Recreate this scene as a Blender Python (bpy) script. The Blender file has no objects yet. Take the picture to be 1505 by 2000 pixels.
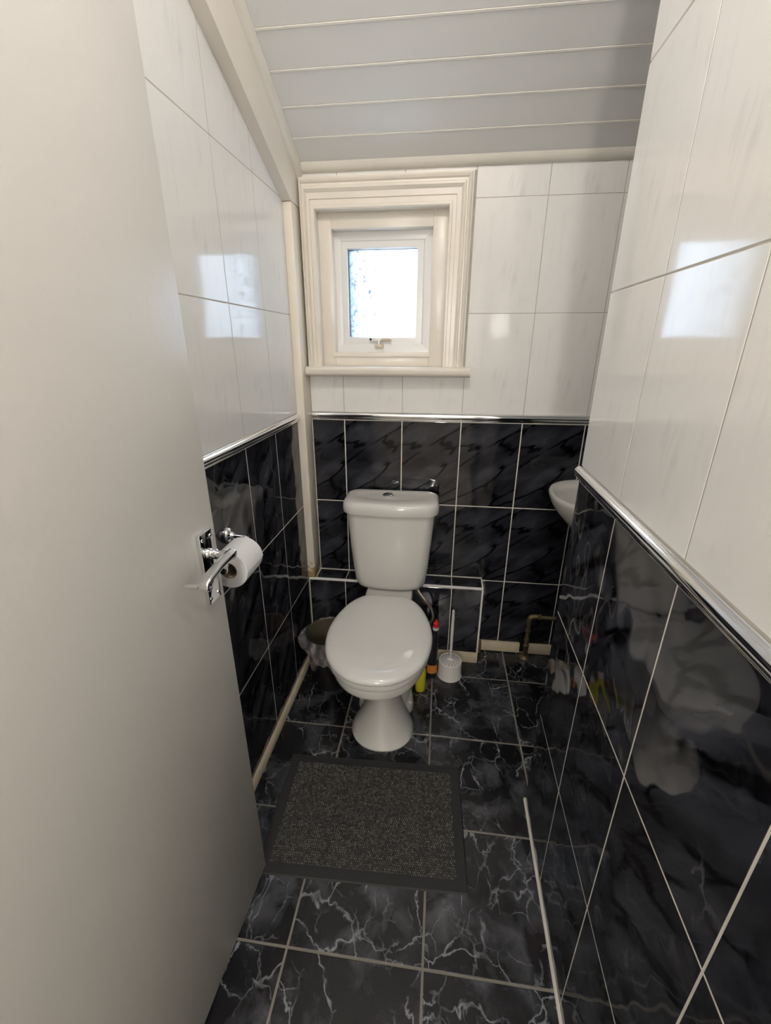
import bpy, bmesh, math, random
from mathutils import Vector, Matrix

random.seed(7)
S = bpy.context.scene
COL = S.collection

# ------------------------------------------------------------------ camera
F_PX, YAW, PITCH, ROLL = 845.79, 0.12243, 0.36820, 0.00166
cam_d = bpy.data.cameras.new('camera'); cam = bpy.data.objects.new('camera', cam_d); COL.objects.link(cam)
cam_d.sensor_fit = 'HORIZONTAL'; cam_d.sensor_width = 36.0; cam_d.lens = F_PX / 1505 * 36.0
cam_d.clip_start = 0.01
fw = Vector((-math.sin(YAW) * math.cos(PITCH), math.cos(YAW) * math.cos(PITCH), -math.sin(PITCH)))
rt = Vector((math.cos(YAW), math.sin(YAW), 0)); up = rt.cross(fw)
r2 = math.cos(ROLL) * rt + math.sin(ROLL) * up; u2 = -math.sin(ROLL) * rt + math.cos(ROLL) * up
cam.matrix_world = Matrix(((r2.x, u2.x, -fw.x, 0.58661), (r2.y, u2.y, -fw.y, -1.86014), (r2.z, u2.z, -fw.z, 1.44848), (0, 0, 0, 1)))
S.camera = cam

# ------------------------------------------------------------------ world, exposure
w = bpy.data.worlds.new('sky'); S.world = w; w.use_nodes = True
bg = w.node_tree.nodes['Background']; bg.inputs[0].default_value = (0.66, 0.83, 1.0, 1); bg.inputs[1].default_value = 6.0
S.view_settings.view_transform = 'Standard'; S.view_settings.look = 'None'
S.view_settings.gamma = 1.0; S.view_settings.exposure = 0.0; S.view_settings.use_curve_mapping = False
LAMP_COLOR, LAMP_STRENGTH = (1.0, 0.945, 0.875), 84.0
HALL_FILL_STRENGTH = 150.0  # strength of the added fill light in the hall
# sampling portal in the window opening (guides sky light, emits nothing itself)
pl = bpy.data.lights.new('window_portal', 'AREA'); pl.shape = 'RECTANGLE'; pl.size = 0.29; pl.size_y = 0.33; pl.cycles.is_portal = True
po = bpy.data.objects.new('window_portal', pl); COL.objects.link(po); po.location = (0.33, 0.125, 1.647)
po.rotation_euler = (-math.pi / 2, 0, 0)

# ------------------------------------------------------------------ materials
def newmat(name):
    m = bpy.data.materials.new(name); m.use_nodes = True
    nt = m.node_tree; b = nt.nodes['Principled BSDF']
    return m, nt, b
def plain(name, col, rough=0.5, metal=0.0, noise=0.0, nscale=8.0, bump=0.0, bscale=40.0, spec=0.5):
    m, nt, b = newmat(name)
    b.inputs['Roughness'].default_value = rough; b.inputs['Metallic'].default_value = metal
    b.inputs['Specular IOR Level'].default_value = spec
    b.inputs['Base Color'].default_value = (*col, 1)
    tc = nt.nodes.new('ShaderNodeTexCoord')
    if noise:
        n = nt.nodes.new('ShaderNodeTexNoise'); n.inputs['Scale'].default_value = nscale; n.inputs['Detail'].default_value = 5
        nt.links.new(tc.outputs['Object'], n.inputs['Vector'])
        mx = nt.nodes.new('ShaderNodeMix'); mx.data_type = 'RGBA'
        mx.inputs[6].default_value = (*[c * (1 - noise) for c in col], 1); mx.inputs[7].default_value = (*[min(1, c * (1 + noise * .6)) for c in col], 1)
        nt.links.new(n.outputs['Fac'], mx.inputs[0]); nt.links.new(mx.outputs[2], b.inputs['Base Color'])
    if bump:
        n = nt.nodes.new('ShaderNodeTexNoise'); n.inputs['Scale'].default_value = bscale; n.inputs['Detail'].default_value = 3
        nt.links.new(tc.outputs['Object'], n.inputs['Vector'])
        bp = nt.nodes.new('ShaderNodeBump'); bp.inputs['Strength'].default_value = 1.0; bp.inputs['Distance'].default_value = bump
        nt.links.new(n.outputs['Fac'], bp.inputs['Height']); nt.links.new(bp.outputs['Normal'], b.inputs['Normal'])
    return m
def ramp(nt, fac, stops, interp='LINEAR'):
    r = nt.nodes.new('ShaderNodeValToRGB'); r.color_ramp.interpolation = interp
    el = r.color_ramp.elements
    while len(el) < len(stops): el.new(0.5)
    for e, (p, c) in zip(el, stops):
        e.position = p; e.color = (*c, 1) if isinstance(c, tuple) else (c, c, c, 1)
    nt.links.new(fac, r.inputs[0]); return r.outputs[0]
def mixc(nt, fac, a, b_, mode='MIX'):
    mx = nt.nodes.new('ShaderNodeMix'); mx.data_type = 'RGBA'; mx.blend_type = mode
    for s, v in ((0, fac), (6, a), (7, b_)):
        if isinstance(v, (int, float)): mx.inputs[s].default_value = v
        elif isinstance(v, tuple): mx.inputs[s].default_value = (*v, 1)
        else: nt.links.new(v, mx.inputs[s])
    return mx.outputs[2]
def mathn(nt, op, a, b_=None):
    n = nt.nodes.new('ShaderNodeMath'); n.operation = op
    for i, v in enumerate((a, b_)):
        if v is None: continue
        if isinstance(v, (int, float)): n.inputs[i].default_value = v
        else: nt.links.new(v, n.inputs[i])
    return n.outputs[0]
def mapping(nt, vec, loc=(0, 0, 0), rot=(0, 0, 0), scale=(1, 1, 1)):
    n = nt.nodes.new('ShaderNodeMapping')
    n.inputs['Location'].default_value = loc; n.inputs['Rotation'].default_value = rot; n.inputs['Scale'].default_value = scale
    nt.links.new(vec, n.inputs['Vector']); return n.outputs[0]
def noise(nt, vec, scale, detail=4, rough=.5, dist=0.0):
    n = nt.nodes.new('ShaderNodeTexNoise'); n.inputs['Scale'].default_value = scale; n.inputs['Detail'].default_value = detail
    n.inputs['Roughness'].default_value = rough; n.inputs['Distortion'].default_value = dist
    nt.links.new(vec, n.inputs['Vector']); return n
def warp(nt, vec, scale, amount, detail=3):
    n = noise(nt, vec, scale, detail)
    s = nt.nodes.new('ShaderNodeVectorMath'); s.operation = 'SUBTRACT'; s.inputs[1].default_value = (.5, .5, .5)
    nt.links.new(n.outputs['Color'], s.inputs[0])
    k = nt.nodes.new('ShaderNodeVectorMath'); k.operation = 'SCALE'; k.inputs['Scale'].default_value = amount
    nt.links.new(s.outputs[0], k.inputs[0])
    a = nt.nodes.new('ShaderNodeVectorMath'); a.operation = 'ADD'
    nt.links.new(vec, a.inputs[0]); nt.links.new(k.outputs[0], a.inputs[1]); return a.outputs[0]
def bump(nt, b, h, dist):
    bp = nt.nodes.new('ShaderNodeBump'); bp.inputs['Distance'].default_value = dist; bp.inputs['Strength'].default_value = 1
    nt.links.new(h, bp.inputs['Height']); nt.links.new(bp.outputs['Normal'], b.inputs['Normal'])

def dark_tile_mat(name, flow=0.55, wav=0.0016, seed=0.0, white=0.25):
    """black-blue marble print: the same print on every tile (object space), long diagonal cracks"""
    m, nt, b = newmat(name)
    tc = nt.nodes.new('ShaderNodeTexCoord').outputs['Object']
    base = mapping(nt, tc, loc=(seed, seed * .7, 0))
    rot = mapping(nt, base, rot=(0, 0, -flow))                    # x runs along the veins
    st = mapping(nt, rot, scale=(3.6, 12, 5))
    cloud = noise(nt, warp(nt, st, 1.2, .6), 1.0, 5, .55).outputs['Fac']
    c1 = ramp(nt, cloud, [(.30, (.0065, .0068, .009)), (.48, (.016, .0168, .022)), (.70, (.044, .0465, .060))])
    # long thin cracks
    wv = nt.nodes.new('ShaderNodeTexVoronoi'); wv.feature = 'DISTANCE_TO_EDGE'; wv.inputs['Scale'].default_value = 1
    nt.links.new(warp(nt, mapping(nt, rot, scale=(2.2, 9, 4)), 2.0, .6, 5), wv.inputs['Vector'])
    crack = ramp(nt, wv.outputs['Distance'], [(0.0, 1.0), (.016, .95), (.045, 0.0)])
    gate = ramp(nt, noise(nt, base, 6, 2).outputs['Fac'], [(.36, 0.0), (.46, 1.0)])
    c2 = mixc(nt, mathn(nt, 'MULTIPLY', crack, gate), c1, (.0022, .0022, .003))
    # a few pale hair veins
    pv = nt.nodes.new('ShaderNodeTexVoronoi'); pv.feature = 'DISTANCE_TO_EDGE'; pv.inputs['Scale'].default_value = 1
    nt.links.new(warp(nt, mapping(nt, base, loc=(3.1, 1.7, 0), scale=(5, 4, 4)), 5, .5, 4), pv.inputs['Vector'])
    pale = ramp(nt, pv.outputs['Distance'], [(0.0, 1.0), (.012, .6), (.022, 0.0)])
    pg = ramp(nt, noise(nt, mapping(nt, base, loc=(9, 4, 0)), 5, 2).outputs['Fac'], [(.55, 0.0), (.64, 1.0)])
    c3 = mixc(nt, mathn(nt, 'MULTIPLY', mathn(nt, 'MULTIPLY', pale, pg), white), c2, (.22, .22, .23))
    nt.links.new(c3, b.inputs['Base Color'])
    b.inputs['Roughness'].default_value = .05
    nt.links.new(mathn(nt, 'SUBTRACT', .5, mathn(nt, 'MULTIPLY', mathn(nt, 'MULTIPLY', crack, gate), .22)), b.inputs['Specular IOR Level'])   # the printed cracks are less glossy
    geo = nt.nodes.new('ShaderNodeNewGeometry').outputs['Position']
    bump(nt, b, noise(nt, geo, 9, 1).outputs['Fac'], wav)
    return m
def white_tile_mat(name, wav=.0006):
    m, nt, b = newmat(name)
    tc = nt.nodes.new('ShaderNodeTexCoord').outputs['Object']
    st = mapping(nt, tc, rot=(0, 0, .25), scale=(38, 7, 10))
    n1 = noise(nt, warp(nt, st, .6, .8), 1.0, 5, .6).outputs['Fac']
    patch = ramp(nt, noise(nt, tc, 9, 2).outputs['Fac'], [(.42, 0.0), (.62, 1.0)])
    f = mathn(nt, 'MULTIPLY', ramp(nt, n1, [(.50, 0.0), (.68, 1.0)]), patch)
    nt.links.new(mixc(nt, f, (.82, .81, .795), (.745, .735, .725)), b.inputs['Base Color'])
    b.inputs['Roughness'].default_value = .07
    geo = nt.nodes.new('ShaderNodeNewGeometry').outputs['Position']
    bump(nt, b, noise(nt, geo, 7, 1).outputs['Fac'], wav)
    return m
def floor_tile_mat(name):
    m, nt, b = newmat(name)
    tc = nt.nodes.new('ShaderNodeTexCoord').outputs['Object']
    oi = nt.nodes.new('ShaderNodeObjectInfo')
    off = nt.nodes.new('ShaderNodeVectorMath'); off.operation = 'ADD'
    k = nt.nodes.new('ShaderNodeVectorMath'); k.operation = 'SCALE'; k.inputs[0].default_value = (7, 5, 3)
    nt.links.new(mathn(nt, 'MULTIPLY', oi.outputs['Random'], 3.0), k.inputs['Scale'])
    nt.links.new(tc, off.inputs[0]); nt.links.new(k.outputs[0], off.inputs[1])
    v = off.outputs[0]
    cloud = noise(nt, warp(nt, v, 6, .12), 9, 7, .62).outputs['Fac']
    big = noise(nt, mapping(nt, v, loc=(4, 2, 0)), 4.5, 3).outputs['Fac']
    cm = mathn(nt, 'MULTIPLY', ramp(nt, cloud, [(.45, 0.0), (.75, 1.0)]), ramp(nt, big, [(.40, .15), (.62, 1.0)]))
    c1 = mixc(nt, cm, (.0062, .0062, .0078), (.115, .12, .138))
    def veins(scale, dist, wid, gate_loc, lo, hi, loc=(0, 0, 0)):
        vo = nt.nodes.new('ShaderNodeTexVoronoi'); vo.feature = 'DISTANCE_TO_EDGE'; vo.inputs['Scale'].default_value = scale
        nt.links.new(warp(nt, warp(nt, mapping(nt, v, loc=loc, rot=(0, 0, .5), scale=(1, .75, 1)), 7, .11, 2), 45, .03, 4), vo.inputs['Vector'])
        line = ramp(nt, vo.outputs['Distance'], [(0.0, 1.0), (wid * .5, .55), (wid, 0.0)])
        g = ramp(nt, noise(nt, mapping(nt, v, loc=gate_loc), 8, 3).outputs['Fac'], [(lo, 0.0), (hi, 1.0)])
        return mathn(nt, 'MULTIPLY', line, g)
    va = veins(7, .1, .018, (2, 8, 0), .43, .55)
    vb = veins(13, .1, .026, (6, 1, 0), .47, .60, (1.3, .4, 0))
    c2 = mixc(nt, mathn(nt, 'MULTIPLY', va, .66), c1, (.36, .38, .42))
    c3 = mixc(nt, mathn(nt, 'MULTIPLY', vb, .55), c2, (.26, .28, .32))
    nt.links.new(c3, b.inputs['Base Color'])
    b.inputs['Roughness'].default_value = .22
    bump(nt, b, noise(nt, tc, 60, 2).outputs['Fac'], .0003)
    return m

M = {}
M['dark_tile'] = dark_tile_mat('black_marble_tile', white=.06)
M['dark_tile_side'] = dark_tile_mat('black_marble_tile_side', flow=.75, wav=.0048, seed=.31, white=.3)
M['white_tile'] = white_tile_mat('white_marble_tile')
M['floor_tile'] = floor_tile_mat('black_floor_tile')
M['grout_white'] = plain('white_grout', (.72, .69, .63), .8, noise=.25, nscale=30)
M['grout_pale'] = plain('pale_grout', (.58, .55, .50), .8, noise=.15, nscale=30)
M['grout_floor'] = plain('floor_grout', (.20, .185, .16), .8, noise=.35, nscale=18)
M['cream'] = plain('cream_gloss_paint', (.79, .74, .66), .28, noise=.07, nscale=9, bump=.0006, bscale=30)
M['cream_old'] = plain('aged_cream_paint', (.62, .54, .40), .45, noise=.30, nscale=22, bump=.001, bscale=40)
M['cove'] = plain('cream_cove_plastic', (.76, .73, .66), .3, noise=.06)
M['pvc'] = plain('white_pvc', (.82, .81, .80), .25, noise=.04)
M['plank'] = plain('grey_white_plank', (.81, .81, .81), .32, noise=.03, nscale=3)
M['plank_lip'] = plain('plank_tongue', (.85, .83, .78), .4)
M['door'] = plain('white_door_paint', (.60, .585, .56), .33, noise=.06, nscale=3.5, bump=.0004, bscale=60)
M['porcelain'] = plain('white_porcelain', (.70, .685, .66), .05)
M['seat'] = plain('white_seat_plastic', (.68, .675, .66), .05)
M['chrome'] = plain('chrome', (.82, .83, .85), .07, 1.0)
M['chrome_dark'] = plain('dark_chrome', (.25, .26, .28), .12, 1.0)
M['brass'] = plain('tarnished_brass', (.19, .155, .085), .45, .7, noise=.5, nscale=25)
M['black'] = plain('black_plastic', (.012, .012, .013), .3)
M['bin_metal'] = plain('dark_bin_metal', (.05, .048, .046), .12, .8)
M['bin_inner'] = plain('bin_inside', (.17, .14, .10), .35, .5, noise=.2)
M['rubber'] = plain('mat_rubber', (.016, .016, .017), .65, bump=.0005, bscale=200)
M['red'] = plain('red_plastic', (.55, .02, .02), .3)
M['yellow'] = plain('yellow_plastic', (.62, .56, .03), .35)
M['orange'] = plain('orange_label', (.75, .25, .04), .45, noise=.5, nscale=60)
M['white_plastic'] = plain('white_plastic', (.72, .70, .68), .3)
M['slot'] = plain('grey_slots', (.42, .40, .39), .5)
M['paper'] = plain('tissue_paper', (.80, .80, .82), .9, bump=.0005, bscale=120)
M['card'] = plain('cardboard', (.30, .24, .16), .9)
M['hose'] = plain('braided_hose', (.42, .38, .30), .35, .6, noise=.3, nscale=120)
M['hall_wall'] = plain('hall_wall_paint', (.72, .70, .66), .7)
M['hall_floor'] = plain('hall_floor', (.48, .43, .36), .8, noise=.3)
def mat_wall_grout():
    """white grout between the black tiles, duller beige grout between the white tiles above the dado"""
    m, nt, b = newmat('wall_grout')
    tc = nt.nodes.new('ShaderNodeTexCoord').outputs['Object']
    sx = nt.nodes.new('ShaderNodeSeparateXYZ'); nt.links.new(tc, sx.inputs[0])
    n = noise(nt, tc, 25, 4, .6).outputs['Fac']
    lo = mixc(nt, n, (.55, .52, .46), (.82, .79, .72)); hi = mixc(nt, n, (.34, .31, .27), (.56, .53, .48))
    nt.links.new(mixc(nt, mathn(nt, 'GREATER_THAN', sx.outputs['Z'], 1.165), lo, hi), b.inputs['Base Color'])
    b.inputs['Roughness'].default_value = .8; return m
M['wall_grout'] = mat_wall_grout()
def mat_stained():
    m, nt, b = newmat('cream_post_paint')
    tc = nt.nodes.new('ShaderNodeTexCoord').outputs['Object']
    sx = nt.nodes.new('ShaderNodeSeparateXYZ'); nt.links.new(tc, sx.inputs[0])
    n = noise(nt, tc, 45, 4, .7).outputs['Fac']
    h = mathn(nt, 'SUBTRACT', 1.0, mathn(nt, 'MULTIPLY', mathn(nt, 'SUBTRACT', sx.outputs['Z'], .42), 11.0))
    f = ramp(nt, mathn(nt, 'ADD', n, mathn(nt, 'MULTIPLY', h, .35)), [(.60, 0.0), (.80, 1.0)])
    nt.links.new(mixc(nt, f, (.78, .72, .62), (.30, .20, .07)), b.inputs['Base Color'])
    b.inputs['Roughness'].default_value = .35; return m
M['post'] = mat_stained()
def mat_liner():
    m, nt, b = newmat('clear_bin_liner')
    out = nt.nodes['Material Output']; tr = nt.nodes.new('ShaderNodeBsdfTransparent'); mx = nt.nodes.new('ShaderNodeMixShader')
    b.inputs['Base Color'].default_value = (.62, .58, .60, 1); b.inputs['Roughness'].default_value = .25
    tc = nt.nodes.new('ShaderNodeTexCoord').outputs['Object']
    n = noise(nt, mapping(nt, tc, scale=(1, 1, .35)), 26, 3, .5).outputs['Fac']
    nt.links.new(ramp(nt, n, [(.35, .10), (.70, .55)]), mx.inputs[0])
    bump(nt, b, n, .006)
    nt.links.new(tr.outputs[0], mx.inputs[1]); nt.links.new(b.outputs[0], mx.inputs[2]); nt.links.new(mx.outputs[0], out.inputs[0])
    return m
M['liner'] = mat_liner()
def mat_glass():
    """patterned bathroom glass with a weathered, dirty patch"""
    m, nt, b = newmat('frosted_pane')
    out = nt.nodes['Material Output']
    tr = nt.nodes.new('ShaderNodeBsdfTransparent'); gl = nt.nodes.new('ShaderNodeBsdfGlossy'); gl.inputs['Roughness'].default_value = .15
    tl = nt.nodes.new('ShaderNodeBsdfTranslucent'); tl.inputs['Color'].default_value = (.8, .85, .95, 1)
    tc = nt.nodes.new('ShaderNodeTexCoord').outputs['Object']
    sx = nt.nodes.new('ShaderNodeSeparateXYZ'); nt.links.new(tc, sx.inputs[0])
    tt = mathn(nt, 'ADD', mathn(nt, 'MULTIPLY', sx.outputs['X'], 3.4), .5)
    edge = ramp(nt, tt, [(.03, 1.0), (.26, 0.0)])
    left = ramp(nt, tt, [(.34, 1.0), (.70, 0.0)])
    g = noise(nt, warp(nt, tc, 25, .03), 48, 4, .7).outputs['Fac']
    spots = mathn(nt, 'MULTIPLY', ramp(nt, g, [(.50, 0.0), (.64, 1.0)]), left)
    nt.links.new(mixc(nt, spots, mixc(nt, edge, (.9, .9, .9), (.36, .395, .41)), (.235, .24, .265)), tr.inputs['Color'])
    m1 = nt.nodes.new('ShaderNodeMixShader')
    nt.links.new(mathn(nt, 'MULTIPLY', .25, mathn(nt, 'SUBTRACT', 1.0, mathn(nt, 'MAXIMUM', edge, spots))), m1.inputs[0])
    nt.links.new(tr.outputs[0], m1.inputs[1]); nt.links.new(tl.outputs[0], m1.inputs[2])
    m2 = nt.nodes.new('ShaderNodeMixShader'); m2.inputs[0].default_value = .04
    nt.links.new(m1.outputs[0], m2.inputs[1]); nt.links.new(gl.outputs[0], m2.inputs[2])
    nt.links.new(m2.outputs[0], out.inputs[0]); return m
M['pane'] = mat_glass()
def mat_pile():
    m, nt, b = newmat('grey_mat_pile')
    tc = nt.nodes.new('ShaderNodeTexCoord').outputs['Object']
    vo = nt.nodes.new('ShaderNodeTexVoronoi'); vo.inputs['Scale'].default_value = 150; nt.links.new(tc, vo.inputs['Vector'])
    sx = nt.nodes.new('ShaderNodeSeparateColor'); nt.links.new(vo.outputs['Color'], sx.inputs[0])
    c = ramp(nt, sx.outputs[0], [(0.0, (.04, .038, .036)), (.5, (.09, .085, .08)), (1.0, (.19, .178, .163))])
    nt.links.new(c, b.inputs['Base Color']); b.inputs['Roughness'].default_value = .95
    b.inputs['Specular IOR Level'].default_value = .1; return m
M['pile'] = mat_pile()
def emis(name, col, s):
    m, nt, b = newmat(name); b.inputs['Base Color'].default_value = (.9, .9, .9, 1)
    b.inputs['Emission Color'].default_value = (*col, 1); b.inputs['Emission Strength'].default_value = s; return m
M['bulb'] = emis('lamp_globe', LAMP_COLOR, LAMP_STRENGTH)
M['fill_globe'] = emis('hall_fill_globe', LAMP_COLOR, HALL_FILL_STRENGTH)

# ------------------------------------------------------------------ helpers
def setp(o, **k):
    for a, v in k.items():
        if v is not None: o[a] = v
    return o
def link(o, parent=None):
    COL.objects.link(o)
    if parent is not None: o.parent = parent
    return o
def finish(me, smooth=None):
    if smooth:
        for p in me.polygons: p.use_smooth = True
        me.set_sharp_from_angle(angle=math.radians(smooth))
def obj_from(name, verts, faces, mat, parent=None, smooth=None, fixn=True):
    me = bpy.data.meshes.new(name); me.from_pydata([tuple(v) for v in verts], [], faces)
    if fixn:
        bm = bmesh.new(); bm.from_mesh(me); bmesh.ops.recalc_face_normals(bm, faces=bm.faces); bm.to_mesh(me); bm.free()
    me.materials.append(M[mat] if isinstance(mat, str) else mat); finish(me, smooth)
    return link(bpy.data.objects.new(name, me), parent)
def empty(name, loc=(0, 0, 0), rz=0.0, **k):
    o = bpy.data.objects.new(name, None); o.empty_display_size = .05; o.location = loc; o.rotation_euler = (0, 0, rz)
    link(o); return setp(o, **k)
def bm_box(bm, x0, x1, y0, y1, z0, z1):
    v = [bm.verts.new(p) for p in ((x0, y0, z0), (x1, y0, z0), (x1, y1, z0), (x0, y1, z0), (x0, y0, z1), (x1, y0, z1), (x1, y1, z1), (x0, y1, z1))]
    fs = [bm.faces.new([v[i] for i in f]) for f in ((3, 2, 1, 0), (4, 5, 6, 7), (0, 1, 5, 4), (1, 2, 6, 5), (2, 3, 7, 6), (3, 0, 4, 7))]
    return v, fs
def box(name, b, mat, parent=None, bevel=0.0, seg=2, smooth=40):
    bm = bmesh.new(); bm_box(bm, *b)
    if bevel: bmesh.ops.bevel(bm, geom=bm.edges[:], offset=bevel, segments=seg, affect='EDGES', profile=.5)
    me = bpy.data.meshes.new(name); bm.to_mesh(me); bm.free(); me.materials.append(M[mat])
    if bevel: finish(me, smooth)
    return link(bpy.data.objects.new(name, me), parent)
def boxes(name, bs, mat, parent=None):
    bm = bmesh.new()
    for b in bs: bm_box(bm, *b)
    me = bpy.data.meshes.new(name); bm.to_mesh(me); bm.free(); me.materials.append(M[mat])
    return link(bpy.data.objects.new(name, me), parent)
def prism(name, poly, a, b, axis, mat, parent=None, smooth=None):
    """poly in the two other axes (in xyz order), from a to b along axis; a, b may be functions of (p,q)"""
    n = len(poly); V = []
    for e in (a, b):
        for (p, q) in poly:
            t = e(p, q) if callable(e) else e
            V.append({'x': (t, p, q), 'y': (p, t, q), 'z': (p, q, t)}[axis])
    Fs = [list(range(n))[::-1], list(range(n, 2 * n))] + [[i, (i + 1) % n, n + (i + 1) % n, n + i] for i in range(n)]
    return obj_from(name, V, Fs, mat, parent, smooth)
def loft_data(rings, cap0=True, cap1=True):
    n = len(rings[0]); V = [v for r in rings for v in r]; Fs = []
    for k in range(len(rings) - 1):
        for i in range(n):
            j = (i + 1) % n; Fs.append([k * n + i, k * n + j, (k + 1) * n + j, (k + 1) * n + i])
    if cap0: Fs.append(list(range(n))[::-1])
    if cap1: Fs.append(list(range((len(rings) - 1) * n, len(rings) * n)))
    return V, Fs
def loft(name, rings, mat, parent=None, cap0=True, cap1=True, smooth=40):
    V, Fs = loft_data(rings, cap0, cap1); return obj_from(name, V, Fs, mat, parent, smooth)
def lathe(name, prof, mat, parent=None, seg=28, at=(0, 0, 0), axis='z', cap0=True, cap1=True, smooth=35):
    R = []
    for (r, h) in prof:
        ring = []
        for i in range(seg):
            t = 2 * math.pi * i / seg; c, s = max(r, 1e-5) * math.cos(t), max(r, 1e-5) * math.sin(t)
            p = {'z': (c, s, h), 'y': (c, h, s), 'x': (h, c, s)}[axis]
            ring.append((p[0] + at[0], p[1] + at[1], p[2] + at[2]))
        R.append(ring)
    return loft(name, R, mat, parent, cap0, cap1, smooth)
def catmull(pts, n=8, closed=False):
    P = [Vector(p) for p in pts]; out = []; L = len(P); rng = L if closed else L - 1
    for i in range(rng):
        g = (lambda k: P[k % L]) if closed else (lambda k: P[min(max(k, 0), L - 1)])
        a, b, c, d = g(i - 1), g(i), g(i + 1), g(i + 2)
        for k in range(n):
            t = k / n; out.append(.5 * ((2 * b) + (c - a) * t + (2 * a - 5 * b + 4 * c - d) * t * t + (3 * b - a - 3 * c + d) * t ** 3))
    if not closed: out.append(P[-1])
    return out
def tube_rings(path, rad, seg=12):
    P = [Vector(p) for p in path]; R = []; prev = None
    for i, p in enumerate(P):
        t = (P[min(i + 1, len(P) - 1)] - P[max(i - 1, 0)]).normalized()
        if prev is None:
            a = t.cross(Vector((0, 0, 1)));  a = a if a.length > .1 else t.cross(Vector((1, 0, 0)))
        else: a = prev - t * prev.dot(t)
        a.normalize(); b = t.cross(a); prev = a
        r = rad[i] if isinstance(rad, (list, tuple)) else rad
        R.append([tuple(p + a * (r * math.cos(2 * math.pi * k / seg)) + b * (r * math.sin(2 * math.pi * k / seg))) for k in range(seg)])
    return R
def tube(name, path, rad, mat, parent=None, seg=12, smooth=50):
    return loft(name, tube_rings(path, rad, seg), mat, parent, True, True, smooth)
def join_data(name, parts, mat, parent=None, smooth=40):
    V = []; Fs = []
    for (v, f) in parts:
        o = len(V); V += v; Fs += [[i + o for i in q] for q in f]
    return obj_from(name, V, Fs, mat, parent, smooth)

# tiles -------------------------------------------------------------
def clip_poly(poly, halfplanes):
    """halfplanes: (a,b,c) keeps a*u+b*v<=c"""
    for (a, b, c) in halfplanes:
        out = []
        for i in range(len(poly)):
            p, q = poly[i], poly[(i + 1) % len(poly)]
            dp, dq = a * p[0] + b * p[1] - c, a * q[0] + b * q[1] - c
            if dp <= 0: out.append(p)
            if dp * dq < 0:
                t = dp / (dp - dq); out.append((p[0] + (q[0] - p[0]) * t, p[1] + (q[1] - p[1]) * t))
        poly = out
        if len(poly) < 3: return []
    return poly
TILE_CACHE = {}
def tile_mesh(name, poly, th, mat, bev=.0008):
    key = (name, mat, th) + tuple((round(a, 4), round(b, 4)) for a, b in poly)
    if key in TILE_CACHE: return TILE_CACHE[key]
    n = len(poly); cx = sum(p[0] for p in poly) / n; cy = sum(p[1] for p in poly) / n
    ins = []
    for (a, b) in poly:
        d = math.hypot(a - cx, b - cy); k = max(0, 1 - bev * 1.4 / max(d, .003)); ins.append((cx + (a - cx) * k, cy + (b - cy) * k))
    V = [(a, b, -th) for a, b in poly] + [(a, b, -bev * .6) for a, b in poly] + [(a, b, 0) for a, b in ins]
    Fs = [[i, (i + 1) % n, n + (i + 1) % n, n + i] for i in range(n)] + [[n + i, n + (i + 1) % n, 2 * n + (i + 1) % n, 2 * n + i] for i in range(n)] + [list(range(2 * n, 3 * n)), list(range(n))[::-1]]
    me = bpy.data.meshes.new(name); me.from_pydata(V, [], Fs)
    bm = bmesh.new(); bm.from_mesh(me); bmesh.ops.recalc_face_normals(bm, faces=bm.faces); bm.to_mesh(me); bm.free()
    me.materials.append(M[mat]); TILE_CACHE[key] = me; return me
def tile_grid(parent, frame, us, vs, mat, joint=.003, th=.007, clips=(), holes=(), area_min=1e-5):
    """frame(u,v)-> 4x4 builder: origin O, axes U,V,N ; us, vs joint lines incl. both ends; clips = half planes; holes = rects cut out"""
    O, U, V, N = frame; g = joint / 2
    for i in range(len(us) - 1):
        for j in range(len(vs) - 1):
            u0, u1, v0, v1 = us[i] + g, us[i + 1] - g, vs[j] + g, vs[j + 1] - g
            if u1 - u0 < .004 or v1 - v0 < .004: continue
            pieces = [(u0, u1, v0, v1)]
            for (a, b, c, d) in holes:
                nxt = []
                for (p, q, r, s) in pieces:
                    if q <= a or p >= b or s <= c or r >= d: nxt.append((p, q, r, s)); continue
                    if r < c: nxt.append((p, q, r, c))
                    if s > d: nxt.append((p, q, d, s))
                    m0, m1 = max(r, c), min(s, d)
                    if p < a: nxt.append((p, a, m0, m1))
                    if q > b: nxt.append((b, q, m0, m1))
                pieces = nxt
            cu, cv = (us[i] + us[i + 1]) / 2, (vs[j] + vs[j + 1]) / 2
            for (p, q, r, s) in pieces:
                if q - p < .006 or s - r < .006: continue
                poly = clip_poly([(p, r), (q, r), (q, s), (p, s)], clips)
                if len(poly) < 3: continue
                ar = abs(sum(poly[k][0] * poly[(k + 1) % len(poly)][1] - poly[(k + 1) % len(poly)][0] * poly[k][1] for k in range(len(poly)))) / 2
                if ar < 4e-4: continue
                me = tile_mesh('tile', [(a - cu, b - cv) for a, b in poly], th, mat)
                o = bpy.data.objects.new('tile', me); link(o, parent)
                c = O + U * cu + V * cv
                o.matrix_basis = Matrix(((U.x, V.x, N.x, c.x), (U.y, V.y, N.y, c.y), (U.z, V.z, N.z, c.z), (0, 0, 0, 1)))

X0, W, H = 0.178, 0.25, 0.374
def CZ(y): return 2.04 - .48 * y          # ceiling underside
Y_FRONT = -1.88                            # inner face of the front wall
NX = 1.50                                  # far side of the alcove
def LX(y): return .002 + .0102 * y
def RX(y): return .9356 + .0168 * (y + .8)
aL = math.atan(.0102); aR = math.atan(.0168)

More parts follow.
